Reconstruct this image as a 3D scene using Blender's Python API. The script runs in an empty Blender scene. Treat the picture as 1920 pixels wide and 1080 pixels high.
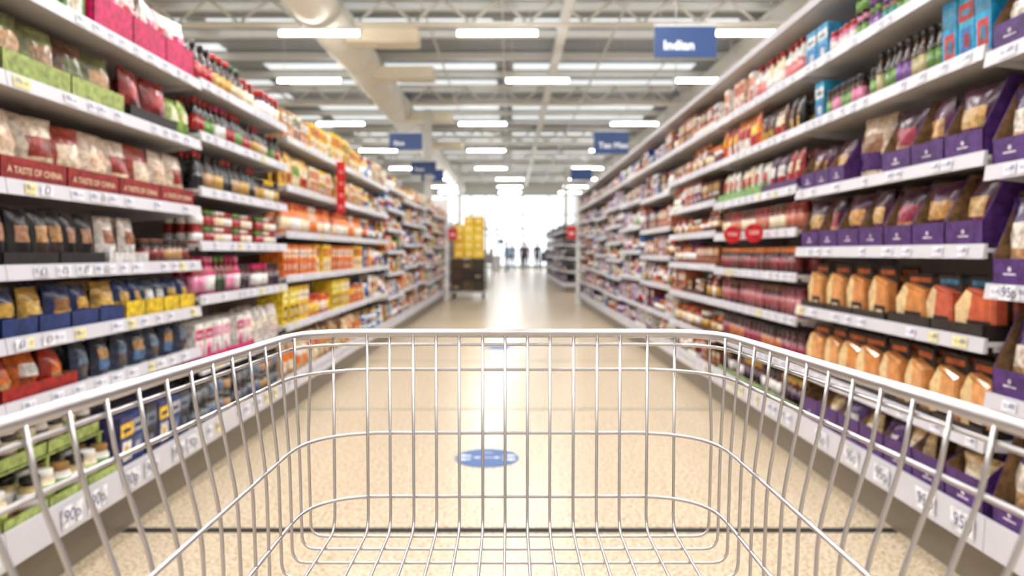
import bpy, math, random
from mathutils import Vector, Matrix
R = random.Random(7)
scene = bpy.context.scene
H = 1.12; F = 1333.0
def lin(c):
    out=[]
    for x in c:
        x=x/255.0
        out.append(x/12.92 if x<=0.04045 else ((x+0.055)/1.055)**2.4)
    return (out[0],out[1],out[2],1.0)
# ------------------------------------------------------------ materials
def new_mat(name):
    m=bpy.data.materials.new(name); m.use_nodes=True
    nt=m.node_tree; b=nt.nodes['Principled BSDF']
    return m,nt,b
def vc_mat(name,rough,print_amt=0.0,scale=45,metal=0.0,spec=0.5,sat=1.0):
    m,nt,b=new_mat(name)
    a=nt.nodes.new('ShaderNodeAttribute'); a.attribute_name='Col'
    b.inputs['Roughness'].default_value=rough
    b.inputs['Metallic'].default_value=metal
    b.inputs['Specular IOR Level'].default_value=spec
    src=a.outputs['Color']
    if sat!=1.0:
        hs=nt.nodes.new('ShaderNodeHueSaturation'); hs.inputs['Saturation'].default_value=sat
        nt.links.new(src,hs.inputs['Color']); src=hs.outputs['Color']
    if print_amt>0:
        tc=nt.nodes.new('ShaderNodeTexCoord')
        n=nt.nodes.new('ShaderNodeTexNoise'); n.inputs['Scale'].default_value=scale; n.inputs['Detail'].default_value=3
        nt.links.new(tc.outputs['Object'],n.inputs['Vector'])
        r=nt.nodes.new('ShaderNodeMapRange')
        r.inputs['From Min'].default_value=0.35; r.inputs['From Max'].default_value=0.65
        r.inputs['To Min'].default_value=1-print_amt; r.inputs['To Max'].default_value=1+print_amt*0.5
        nt.links.new(n.outputs['Fac'],r.inputs['Value'])
        mx=nt.nodes.new('ShaderNodeVectorMath'); mx.operation='SCALE'
        nt.links.new(src,mx.inputs[0]); nt.links.new(r.outputs['Result'],mx.inputs['Scale'])
        nt.links.new(mx.outputs['Vector'],b.inputs['Base Color'])
    else:
        nt.links.new(src,b.inputs['Base Color'])
    return m
M_CARD=vc_mat('printed_card',0.5,0.42,38,spec=.35)
M_FILM=vc_mat('printed_film',0.24,0.42,50)
M_GLASSY=vc_mat('glazed_pack',0.12,0.25,30)
M_PAINT=vc_mat('painted_steel',0.38,0.03,6)
M_MATTE=vc_mat('matte_plain',0.7,0.05,5)
def solid(name,col,rough=0.5,metal=0.0,emit=0,noise=0.04,nscale=8,ecol=(1,1,1,1)):
    m,nt,b=new_mat(name)
    c=lin(col)
    tc=nt.nodes.new('ShaderNodeTexCoord'); n=nt.nodes.new('ShaderNodeTexNoise'); n.inputs['Scale'].default_value=nscale
    nt.links.new(tc.outputs['Object'],n.inputs['Vector'])
    cr=nt.nodes.new('ShaderNodeValToRGB')
    cr.color_ramp.elements[0].position=0.3; cr.color_ramp.elements[1].position=0.7
    cr.color_ramp.elements[0].color=tuple(x*(1-noise) for x in c[:3])+(1,)
    cr.color_ramp.elements[1].color=tuple(min(1,x*(1+noise)) for x in c[:3])+(1,)
    nt.links.new(n.outputs['Fac'],cr.inputs['Fac']); nt.links.new(cr.outputs['Color'],b.inputs['Base Color'])
    b.inputs['Roughness'].default_value=rough; b.inputs['Metallic'].default_value=metal
    if emit>0:
        b.inputs['Emission Color'].default_value=ecol; b.inputs['Emission Strength'].default_value=emit
    return m
# ------------------------------------------------------------ mesh builder
class MB:
    def __init__(s,T=None,flip=False):
        s.v=[];s.f=[];s.c=[];s.m=[];s.sm=[];s.T=T or (lambda a,b,c:(a,b,c));s.flip=flip
    def add(s,vs,fs,col,mi=0,smooth=False):
        o=len(s.v); T=s.T
        s.v.extend(T(*p) for p in vs)
        for k,f in enumerate(fs):
            f=[o+i for i in f]
            if s.flip: f.reverse()
            s.f.append(f); s.c.append(col[k] if isinstance(col,list) else col); s.m.append(mi); s.sm.append(smooth)
    def box(s,x0,x1,y0,y1,z0,z1,col,mi=0):
        s.add([(x0,y0,z0),(x1,y0,z0),(x1,y1,z0),(x0,y1,z0),(x0,y0,z1),(x1,y0,z1),(x1,y1,z1),(x0,y1,z1)],
          [(0,3,2,1),(4,5,6,7),(0,1,5,4),(1,2,6,5),(2,3,7,6),(3,0,4,7)],col,mi)
    def lathe(s,cx,cy,prof,cols,seg=10,mi=0,axis='z'):
        vs=[];fs=[];cc=[]
        n=len(prof)
        for r,z in prof:
            for k in range(seg):
                a=2*math.pi*k/seg
                vs.append((cx+r*math.cos(a),cy+r*math.sin(a),z))
        for i in range(n-1):
            for k in range(seg):
                k2=(k+1)%seg
                fs.append((i*seg+k,i*seg+k2,(i+1)*seg+k2,(i+1)*seg+k)); cc.append(cols[i])
        fs.append(tuple(range((n-1)*seg,n*seg))); cc.append(cols[-1])
        s.add(vs,fs,cc,mi,True)
    def tube(s,pts,r,seg=8,col=(0.8,0.8,0.8,1),mi=0,closed=False):
        P=[Vector(p) for p in pts]; n=len(P)
        if n<2: return
        def tan(i):
            a=P[(i-1)%n] if (closed or i>0) else P[i]; b=P[(i+1)%n] if (closed or i<n-1) else P[i]
            return (b-a).normalized()
        t=tan(0); up=Vector((0,0,1)) if abs(t.z)<0.9 else Vector((1,0,0))
        N=(up-t*up.dot(t)).normalized(); vs=[];fs=[]
        for i in range(n):
            t=tan(i); N=(N-t*N.dot(t)).normalized(); B=t.cross(N)
            for k in range(seg):
                a=2*math.pi*k/seg
                vs.append(tuple(P[i]+N*(r*math.cos(a))+B*(r*math.sin(a))))
        m=n if closed else n-1
        for i in range(m):
            j=(i+1)%n
            for k in range(seg):
                k2=(k+1)%seg
                fs.append((i*seg+k,i*seg+k2,j*seg+k2,j*seg+k))
        if not closed:
            fs.append(tuple(reversed(range(seg)))); fs.append(tuple(range((n-1)*seg,n*seg)))
        s.add(vs,fs,col,mi,True)
    def obj(s,name,mats,parent=None):
        me=bpy.data.meshes.new(name); me.from_pydata(s.v,[],s.f)
        for m in mats: me.materials.append(m)
        me.polygons.foreach_set('material_index',s.m); me.polygons.foreach_set('use_smooth',s.sm)
        ca=me.color_attributes.new('Col','FLOAT_COLOR','CORNER')
        buf=[]
        for f,c in zip(s.f,s.c): buf.extend(tuple(c)*len(f))
        ca.data.foreach_set('color',buf)
        me.update()
        o=bpy.data.objects.new(name,me); scene.collection.objects.link(o)
        if parent: o.parent=parent
        return o
def fillet(pts,rs,n=6):
    out=[Vector(pts[0])]
    for i in range(1,len(pts)-1):
        p=Vector(pts[i]); a=Vector(pts[i-1]); b=Vector(pts[i+1]); r=rs[i] if isinstance(rs,list) else rs
        r=min(r,(a-p).length*0.49,(b-p).length*0.49)
        p0=p+(a-p).normalized()*r; p1=p+(b-p).normalized()*r
        for k in range(n+1):
            t=k/n; q=p0*(1-t)**2+p*(2*t*(1-t))+p1*t*t
            out.append(q)
    out.append(Vector(pts[-1])); return out
def empty(name,loc=(0,0,0)):
    e=bpy.data.objects.new(name,None); scene.collection.objects.link(e); e.location=loc; e.empty_display_size=0.1; return e
def text(name,body,loc,rot,size,mat,parent=None,ext=0.0004,align='CENTER',bold=0.0):
    cu=bpy.data.curves.new(name,'FONT'); cu.body=body; cu.size=size; cu.extrude=ext; cu.offset=bold
    cu.align_x=align; cu.align_y='CENTER'; cu.resolution_u=3
    cu.materials.append(mat)
    o=bpy.data.objects.new(name,cu); scene.collection.objects.link(o)
    o.location=loc; o.rotation_euler=rot
    if parent: o.parent=parent
    return o
ROT={-1:(math.pi/2,0,math.pi/2),1:(math.pi/2,0,-math.pi/2)}
# ------------------------------------------------------------ products
def shade(c,k): return tuple(min(1.0,x*k) for x in c[:3])+(1,)
def it_box(mb,u,v,z,w,h,d,pal,rng):
    w2=w*0.48
    c0=lin(pal[0]);c1=lin(pal[1%len(pal)]);c2=lin(pal[2%len(pal)])
    mb.box(u-w2,u+w2,v,v+d,z,z+h,c0,0)
    q=lambda a,b,e,f,c,o:mb.add([(u+a*w2,v-o,z+e*h),(u+b*w2,v-o,z+e*h),(u+b*w2,v-o,z+f*h),(u+a*w2,v-o,z+f*h)],[(0,1,2,3)],c,0)
    q(-0.98,0.98,0.60,0.86,c1,0.0008)
    q(-0.7,0.7,0.12,0.5,c2,0.0008)
    q(-0.6,0.6,0.68,0.76,shade(c0,0.6),0.0014)
    q(-0.45,0.3,0.2,0.4,shade(c1,0.8),0.0014)
def it_bag(mb,u,v,z,w,h,d,pal,rng,fat=1.0):
    nu,nz=6,7; w2=w*0.5; vc=v+d*0.5; lean=rng.uniform(-0.02,0.05); yaw=rng.uniform(-0.25,0.25); tilt=rng.uniform(-0.06,0.06)
    cols=[lin(p) for p in pal]; F_=[];B_=[]
    for j in range(nz+1):
        t=j/nz
        pr=(math.sin(math.pi*min(1,0.22+0.78*t))**0.6) if t<0.98 else 0.03
        if t<0.01: pr=0.75
        wd=w2*(1-0.10*math.sin(math.pi*t)+ (0.03 if t>0.9 else 0))
        for i in range(nu+1):
            a=-1+2*i/nu
            th=d*0.5*max(0.02,(1-abs(a)**2.5))**0.7*pr*(1+rng.uniform(-0.16,0.16))*fat
            uu=a*wd; zz=t*h*(1+ (rng.uniform(-0.01,0.01)))
            uu2=uu+zz*tilt
            F_.append((u+uu2,vc-th+zz*lean+uu*yaw,z+zz)); B_.append((u+uu2,vc+th*0.9+zz*lean+uu*yaw,z+zz))
    fs=[];cc=[];W=nu+1
    for j in range(nz):
        for i in range(nu):
            fs.append((j*W+i,j*W+i+1,(j+1)*W+i+1,(j+1)*W+i))
            if j>=5: c=cols[0]
            elif j in(3,4): c=cols[1%len(cols)] if 0<i<nu-1 else cols[0]
            elif j in(1,2): c=cols[2%len(cols)] if 0<i<nu-1 else cols[0]
            else: c=cols[0]
            cc.append(shade(c,rng.uniform(0.78,1.12)))
    mb.add(F_,fs,cc,1,True)
    mb.add(B_,[tuple(reversed(f)) for f in fs],cols[0],1,True)
    mb.add([F_[i] for i in range(W)]+[B_[i] for i in range(W)],[(i,W+i,W+i+1,i+1) for i in range(W-1)],cols[0],1)
def it_bottle(mb,u,v,z,w,h,d,pal,rng,seg=9):
    r=w*0.46; b=lin(pal[0]);l=lin(pal[1%len(pal)]);c=lin(pal[2%len(pal)])
    prof=[(r*0.9,z),(r,z+0.02*h),(r,z+0.12*h),(r*1.02,z+0.12*h),(r*1.02,z+0.5*h),(r,z+0.5*h),(r,z+0.56*h),(r*0.8,z+0.66*h),(r*0.42,z+0.76*h),(r*0.38,z+0.86*h),(r*0.5,z+0.87*h),(r*0.48,z+h)]
    mb.lathe(u,v+r,prof,[b,b,l,l,l,b,b,b,b,c,c,c],seg,2)
def it_jar(mb,u,v,z,w,h,d,pal,rng,seg=10):
    r=w*0.47; b=lin(pal[0]);l=lin(pal[1%len(pal)]);c=lin(pal[2%len(pal)])
    prof=[(r*0.92,z),(r,z+0.06*h),(r,z+0.15*h),(r*1.01,z+0.15*h),(r*1.01,z+0.6*h),(r,z+0.6*h),(r*0.98,z+0.7*h),(r*0.78,z+0.8*h),(r*0.84,z+0.81*h),(r*0.84,z+0.98*h),(r*0.78,z+h)]
    mb.lathe(u,v+r,prof,[b,b,l,l,l,b,b,c,c,c,c],seg,2)
def it_can(mb,u,v,z,w,h,d,pal,rng,seg=10):
    r=w*0.48; b=lin(pal[0]);l=lin(pal[1%len(pal)]);c=lin((190,190,195))
    prof=[(r*0.95,z),(r,z+0.03*h),(r,z+0.35*h),(r,z+0.75*h),(r,z+0.96*h),(r*0.96,z+h),(r*0.9,z+0.985*h)]
    mb.lathe(u,v+r,prof,[c,b,l,b,c,c,c],seg,2)
def tray(mb,u0,u1,v0,v1,z,hf,hb,outer,inner,t=0.003):
    o=lin(outer);i=lin(inner)
    mb.box(u0,u1,v0,v0+t,z,z+hf,o,0)
    mb.add([(u0+t,v0+t+.0005,z),(u1-t,v0+t+.0005,z),(u1-t,v0+t+.0005,z+hf),(u0+t,v0+t+.0005,z+hf)],[(0,1,2,3)],i,0)
    for ua,ub,inn in((u0,u0+t,u0+t+.0005),(u1-t,u1,u1-t-.0005)):
        vm=v0+(v1-v0)*0.35
        pts=[(v0,z),(v1,z),(v1,z+hb),(vm,z+hb),(v0,z+hf)]
        vs=[(ua,a,b) for a,b in pts]+[(ub,a,b) for a,b in pts]
        mb.add(vs,[(0,1,2,3,4),(9,8,7,6,5)]+[(k,(k+1)%5,5+(k+1)%5,5+k) for k in range(5)],o,0)
        mb.add([(inn,a,b) for a,b in pts],[(0,1,2,3,4)],i,0)
    mb.box(u0,u1,v1-t,v1,z,z+hb,i,0)
    mb.box(u0,u1,v0,v1,z,z+0.002,i,0)
def it_cheese(mb,u,v,z,w,h,d,pal,rng):
    k=lin((38,30,28)); a=lin(pal[0]); b=lin(pal[1]); w2=w*0.48
    yaw=rng.uniform(-0.16,0.16); rk=rng.uniform(-.05,.05)
    T=lambda x,dv,y:(u+x*w2+rk*y*h,v+.05+dv+x*w2*yaw,z+y*h)
    prof=[(-1,0),(1,0),(1,0.86),(0.8,1.0),(-0.8,1.0),(-1,0.86)]
    vs=[T(x,0,y) for x,y in prof]+[T(x,.004,y) for x,y in prof]
    mb.add(vs,[(0,1,2,3,4,5),(11,10,9,8,7,6)]+[(q,(q+1)%6,6+(q+1)%6,6+q) for q in range(6)],k,0)
    Fp=[(-.86,.04),(.86,.04),(.9,.5),(.35,.78),(-.86,.66)]
    Bp=[(-.94,.01),(.94,.01),(.97,.54),(.37,.82),(-.94,.70)]
    vs=[T(x,-.046,y) for x,y in Fp]+[T(x,-.036,y) for x,y in Bp]+[T(x,-.0005,y) for x,y in Bp]
    fs=[];cc=[]
    for r_ in(0,5):
        for q in range(5):
            fs.append((r_+q,r_+(q+1)%5,r_+5+(q+1)%5,r_+5+q)); cc.append(shade(b if q in(1,) else a,rng.uniform(.85,1.05)))
    mb.add(vs,fs,cc,2)
    m1=(.38,.04);m2=(.05,.73)
    mb.add([T(*[Fp[0][0],-.046,Fp[0][1]]),T(m1[0],-.046,m1[1]),T(m2[0],-.046,m2[1]),T(Fp[4][0],-.046,Fp[4][1])],[(0,1,2,3)],a,2)
    mb.add([T(m1[0],-.046,m1[1]),T(Fp[1][0],-.046,Fp[1][1]),T(Fp[2][0],-.046,Fp[2][1]),T(Fp[3][0],-.046,Fp[3][1]),T(m2[0],-.046,m2[1])],[(0,1,2,3,4)],b,2)
    q=lambda x0,x1,y0,y1,dv,c:mb.add([T(x0,dv,y0),T(x1,dv,y0),T(x1,dv,y1),T(x0,dv,y1)],[(0,1,2,3)],c,0)
    q(-.7,.7,.84,.93,-.001,lin(pal[2]));q(-.84,.3,.08,.28,-.0472,lin((46,34,32)));q(-.6,.1,.15,.2,-.048,lin((215,190,150)))
KIND={'box':it_box,'bag':it_bag,'bottle':it_bottle,'jar':it_jar,'can':it_can,'cheese':it_cheese}
XF=1.5
PM=[M_CARD,M_FILM,M_GLASSY]
txt_mats={}
def tmat(name,col):
    if name not in txt_mats: txt_mats[name]=solid(name,col,0.5,noise=0.01)
    return txt_mats[name]
def side_mb(s):
    return MB(lambda u,v,z:(s*(XF+v),u,z),flip=(s>0))
def group(s,z,name,ya,yb,kind,w,h,d,pals,per=3,deep=2,v0=0.03,trayc=None,trayh=0.07,trayw=None,inner=(150,120,85),hb=None,layers=1,seg=None,gap=.05):
    mb=side_mb(s); z=z+0.0015
    n=max(1,int((yb-ya)/w)); st=(yb-ya)/n
    fn=KIND[kind]
    for i in range(n):
        u=ya+st*(i+0.5); pal=pals[(i//per)%len(pals)]
        missing=R.random()<gap
        for k in range(deep):
            if missing and k==0: continue
            vv=v0+k*(d*1.04)+R.uniform(0,0.012)
            NL=layers if kind in('box','can','jar') else 1
            if NL>1 and R.random()<gap*2: NL-=1
            for L in range(NL):
                hh=h*(1+R.uniform(-0.03,0.03)) if kind in('bag',) else h
                zz=z+(0.003 if trayc else 0)+L*h
                if seg and kind in('bottle','jar','can'): fn(mb,u,vv,zz,min(w,st),hh,d,pal,R,seg)
                else: fn(mb,u,vv,zz,min(w,st)*0.97,hh,d,pal,R)
    if trayc:
        tw=trayw or 3*w; m=max(1,round((yb-ya)/tw)); tw=(yb-ya)/m
        for i in range(m):
            tc=trayc[i%len(trayc)] if isinstance(trayc,list) else trayc
            tray(mb,ya+i*tw+0.002,ya+(i+1)*tw-0.002,v0-0.018,v0+d*deep*1.06+0.02,z,trayh,hb or trayh,tc,inner)
    return mb.obj(name,PM)
# ------------------------------------------------------------ gondola bays
GREY=lin((198,196,204)); SHW=lin((208,205,204))
def bay(s,y0,L,shelves,top=2.2,canopy=None,tick=True,last=False,lowtick=True):
    mb=side_mb(s); y1=y0+L
    K=lin((112,102,88))
    mb.box(y0,y1,0.06,0.52,0.0,0.165,K)
    mb.box(y0,y1,0.006,0.56,0.165,0.262,GREY)
    def lip(za,zb,v=-0.006):
        vs=[(y0+.002,v-0.004,za),(y1-.002,v-0.004,za),(y1-.002,v+0.004,zb),(y0+.002,v+0.004,zb),(y0+.002,v+0.012,za),(y1-.002,v+0.012,za),(y1-.002,v+0.014,zb),(y0+.002,v+0.014,zb)]
        mb.add(vs,[(0,1,2,3),(7,6,5,4),(3,2,6,7),(0,4,5,1),(0,3,7,4),(1,5,6,2)],GREY)
    lip(0.177,0.285)
    mb.box(y0,y1,0.53,0.56,0.165,top,SHW)
    for yy in (y0,)+((y1-0.03,) if last else ()):
        mb.box(yy,yy+0.03,0.49,0.53,0.165,top,lin((180,178,176)))
    for z in shelves:
        mb.box(y0+.003,y1-.003,0.008,0.525,z-0.014,z,SHW)
        lip(z-0.034,z+0.014)
        for yy in(y0+0.006,y1-0.012):
            vs=[(yy,0.03,z-0.015),(yy,0.49,z-0.015),(yy,0.49,z-0.085),(yy,0.03,z-0.03),(yy+.005,0.03,z-0.015),(yy+.005,0.49,z-0.015),(yy+.005,0.49,z-0.085),(yy+.005,0.03,z-0.03)]
            mb.add(vs,[(0,1,2,3),(7,6,5,4),(0,4,5,1),(3,2,6,7),(0,3,7,4),(1,5,6,2)],GREY)
    if canopy:
        mb.box(y0,y1,0.0,0.53,canopy-0.012,canopy,SHW)
        mb.box(y0,y1,-0.012,0.0,canopy-0.03,canopy+0.012,lin((170,166,172)))
        mb.box(y0,y0+0.025,0.49,0.53,top-0.01,canopy-0.012,GREY)
    if tick:
        for z,hh in [(z-0.01,0.034) for z in shelves]+([(0.231,0.06)] if lowtick else []):
            y=y0+R.uniform(0.02,0.08)
            while y<y1-0.08:
                w=R.choice([0.05,0.06,0.075])
                if R.random()<0.8:
                    cw=R.choice([(230,230,238)]*9+[(236,224,150)])
                    o=-0.0115
                    mb.add([(y,o,z-hh/2),(y+w,o,z-hh/2),(y+w,o+0.003,z+hh/2),(y,o+0.003,z+hh/2)],[(0,1,2,3)],lin(cw))
                    for a0,b0,c0,d0 in((.1,.2,-.1,.35),(.25,.38,-.1,.35),(.42,.5,-.1,.2),(.6,.9,.1,.16),(.6,.85,-.1,-.03),(.1,.5,-.34,-.28)):
                        mb.add([(y+w*a0,o-.0006,z+hh*c0),(y+w*b0,o-.0006,z+hh*c0),(y+w*b0,o+.0016,z+hh*d0),(y+w*a0,o+.0016,z+hh*d0)],[(0,1,2,3)],lin((135,140,170)))
                y+=w+R.uniform(0.01,0.09)
    return mb.obj('shelving_bay',[M_PAINT])
# palettes
def P(*a): return list(a)
red=(170,34,32);dred=(100,22,25);org=(222,112,38);yel=(236,192,50);cream=(230,215,185);wht=(232,229,225);blk=(32,29,31)
mag=(200,25,98);pink=(228,140,175);grn=(98,145,60);lime=(155,178,84);dgrn=(36,72,46);navy=(34,52,104);blu=(44,110,182);cyan=(50,165,200)
pur=(80,42,114);lpur=(130,92,158);brn=(100,62,40);tan=(182,140,95);gold=(192,150,70);tea=(52,140,130)
mixp=[P(red,cream,yel),P(org,wht,brn),P(cream,red,org),P(wht,blu,red),P(yel,red,wht),P(brn,cream,gold),P(dred,gold,wht),P(blu,wht,yel),P(grn,wht,org),P(pur,wht,pink),P(tan,brn,wht),P(wht,org,grn),P(lpur,wht,pur)]
# ------------ LEFT
LL=1.333; Ls=2.11
names={'box':'food_cartons','bag':'snack_bags','bottle':'sauce_bottles','jar':'sauce_jars','can':'food_cans'}
def rand_row(s,z,ya,yb,gap,pals,kinds,seg=8,deep=2):
    y=ya+0.02
    while y<yb-0.06:
        L=min(R.uniform(0.25,0.65),yb-0.02-y)
        if yb-0.02-(y+L)<0.15: L=yb-0.02-y
        k=R.choice(kinds)
        hmax=gap-0.065
        if k=='box': w,h,d=R.uniform(.07,.14),min(hmax,R.uniform(.10,.25)),.08
        elif k=='bag': w,h,d=R.uniform(.11,.17),min(hmax,R.uniform(.15,.25)),.08
        elif k=='bottle': w,h,d=R.uniform(.055,.07),min(hmax,R.uniform(.17,.25)),.07
        elif k=='jar': w,h,d=R.uniform(.07,.085),min(hmax,R.uniform(.10,.17)),.085
        else: w,h,d=.078,min(hmax,.11),.08
        lay=2 if (k in('can','jar','box') and h*2<hmax) else 1
        ps=R.sample(pals,min(len(pals),3))
        tr=R.choice([None,None,ps[0][0]])
        group(s,z,names[k],y,y+L,k,w,h,d,ps,per=R.choice([1,2,3]),deep=deep,layers=lay,seg=seg,trayc=tr,trayh=.045,gap=.09)
        y+=L+0.004
pre=[.655,.85,1.07,1.33,1.65,1.94]
bay(-1,Ls-LL,LL,pre,2.2)
for i,z in enumerate([.265]+pre): rand_row(-1,z,Ls-LL,Ls-.01,(.3,.19,.2,.24,.3,.28,.28)[i],mixp,['box','bag'])
# L0
y0=Ls;y1=Ls+LL
L0=bay(-1,y0,LL,pre,2.2,lowtick=False)
ya=y0+.01;yb=y1-.02
group(-1,1.94,'snack_cartons',ya,2.58,'box',.13,.2,.1,[P((170,190,110),wht,grn),P(grn,cream,wht)],per=2)
group(-1,1.94,'crisp_packets',2.60,yb,'bag',.13,.27,.09,[P((225,180,180),red,wht),P(wht,mag,pink)],per=1,trayc=(200,15,88),trayh=.14,trayw=.27,deep=2,v0=.04)
GT=(156,172,96)
group(-1,1.65,'noodle_bags',ya,2.80,'bag',.155,.225,.10,[P((105,105,62),tan,brn),P((120,122,74),(150,110,70),tan),P(brn,(100,105,62),tan)],per=1,trayc=GT,trayh=.085,trayw=.33,v0=.035)
group(-1,1.65,'red_snack_bags',2.83,3.23,'bag',.14,.215,.10,[P((140,22,20),red,dred)],trayc=blk,trayh=.06)
group(-1,1.65,'snack_bags',3.24,yb,'bag',.09,.18,.07,[P(lime,cream,grn)])
tc=group(-1,1.33,'prawn_cracker_bags',ya,yb,'bag',.16,.235,.11,[P((222,200,180),(225,190,160),(220,200,170)),P((222,205,185),(150,50,40),(215,190,155)),P((160,60,45),(222,200,175),(220,195,160))],per=1,trayc=(142,36,34),trayh=.085,trayw=.31,v0=.04,gap=0)
for k in range(4):
    text('tray_text','A TASTE OF CHINA',(-(XF+.04-.018-.0012),ya+.326*(k+.5),1.33+.045),ROT[-1],.030,tmat('tray_lettering',(225,190,160)),parent=tc,bold=.0004)
group(-1,1.07,'nut_pouches',ya,2.66,'bag',.085,.19,.07,[P(blk,(160,120,95),blk),P(blk,tan,(60,45,40))],per=2,trayc=(34,30,30),trayh=.05,gap=0)
group(-1,1.07,'snack_pouches',2.68,2.98,'bag',.10,.19,.08,[P((225,215,210),(150,100,75),wht)],trayc=(205,202,200),trayh=.05)
group(-1,1.07,'spice_jars',3.0,yb,'jar',.06,.11,.06,[P(blk,(130,50,40),brn),P((60,30,30),tan,blk)],layers=1,deep=3)
group(-1,.85,'tortilla_bags',ya,2.80,'bag',.13,.155,.09,[P((50,62,105),gold,navy),P(gold,(215,175,95),navy),P(navy,(140,100,60),gold)],per=1,trayc=(34,52,104),trayh=.065,trayw=.16,v0=.035)
group(-1,.85,'tortilla_bags',2.81,yb,'bag',.10,.15,.08,[P(navy,gold,yel),P((60,80,110),wht,yel)],per=2,trayc=(220,186,40),trayh=.075,trayw=.17,v0=.035)
group(-1,.655,'snack_packets',ya,2.5,'bag',.12,.14,.11,[P((175,52,34),org,tan),P(org,wht,(160,70,40))],per=1,trayc=(155,32,28),trayh=.05,trayw=.4,v0=.035)
group(-1,.655,'blue_snack_packets',2.52,yb,'bag',.12,.145,.08,[P((52,60,80),(100,120,140),(90,75,70)),P((44,50,66),tan,(80,110,150))],per=1,deep=3)
group(-1,.265,'dip_tubs',ya,2.76,'jar',.08,.12,.08,[P(cream,lime,wht),P(wht,grn,(150,110,60)),P((190,170,120),wht,blk)],per=1,trayc=GT,trayh=.045,trayw=.25)
mbt=side_mb(-1)
for u in(2.125,2.44,2.75): mbt.box(u-.006,u+.006,.085,.095,.2665,.425,lin(GT));mbt.box(u-.006,u+.006,.27,.28,.2665,.425,lin(GT))
mbt.box(2.115,2.765,.082,.285,.4235,.4285,lin((146,160,90))); mbt.obj('tray_stand',[M_CARD])
group(-1,.43,'dip_tubs',ya+.01,2.75,'jar',.075,.12,.075,[P(cream,lime,(50,60,40)),P(wht,(90,80,60),wht),P((60,50,40),cream,wht)],per=1,trayc=GT,trayh=.04,trayw=.25,v0=.105)
group(-1,.265,'snack_multipacks',2.79,yb,'box',.1,.2,.09,[P((62,58,104),yel,wht),P(navy,(180,180,185),(70,90,130)),P((60,62,70),(110,120,140),blk)],per=1)
# L1
sh1=[.56,.90,1.165,1.43,1.70,1.957]
y0=y1;y1=y0+LL;bay(-1,y0,LL,sh1,2.2)
ya=y0+.03;yb=y1-.02;ym=(ya+yb)/2
dark=[P((40,18,14),red,blk),P((36,22,18),gold,red),P((48,16,15),(200,180,150),dgrn),P((26,22,20),grn,red)]
group(-1,1.957,'sauce_bottles',ya,ym,'bottle',.075,.21,.075,dark,per=3)
group(-1,1.957,'sauce_bottles',ym,yb,'jar',.085,.17,.08,[P((110,25,20),cream,red),P((80,24,50),wht,red)],per=3)
group(-1,1.70,'sauce_bottles',ya,ym,'bottle',.06,.19,.06,[P((42,20,34),red,red),P((30,25,25),grn,red),P(dark[0][0],wht,mag)],per=2)
group(-1,1.70,'sauce_bottles',ym,yb,'bottle',.065,.18,.065,dark,per=2)
group(-1,1.43,'soy_sauce_bottles',ya,ym+.2,'bottle',.06,.19,.06,[P(blk,blk,red),P((40,24,18),tan,blk),P(blk,gold,blk)],per=2)
group(-1,1.43,'sauce_jars',ym+.2,yb,'jar',.075,.15,.075,[P((52,34,25),gold,blk),P(blk,cream,yel)],per=2)
group(-1,1.165,'spice_paste_jars',ya,yb,'jar',.06,.085,.06,[P((140,34,30),wht,red),P((80,52,34),red,grn),P((160,60,34),cream,wht)],per=2,layers=2,deep=3)
group(-1,.90,'sauce_bottles',ya,ym-.05,'bottle',.065,.2,.065,[P((140,20,34),pink,mag),P(mag,wht,pink),P((110,16,20),(50,70,42),grn)],per=2)
group(-1,.90,'sauce_jars',ym-.05,yb,'jar',.075,.15,.075,[P((80,20,25),(50,24,42),blk),P(dred,wht,mag)],per=3)
group(-1,.56,'noodle_cartons',ya,ym+.1,'box',.1,.2,.09,[P(wht,mag,pink),P(wht,pink,(220,210,215))],per=2,trayc=mag,trayh=.05)
group(-1,.56,'noodle_bags',ym+.1,yb,'bag',.12,.22,.09,[P((215,208,205),cream,(200,180,170))],per=2)
group(-1,.265,'noodle_pots',ya,yb,'jar',.09,.105,.09,[P((52,52,57),(110,115,122),blk),P((130,130,135),(80,100,130),blk),P(blk,tan,(120,120,125))],per=2,layers=2)
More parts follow.
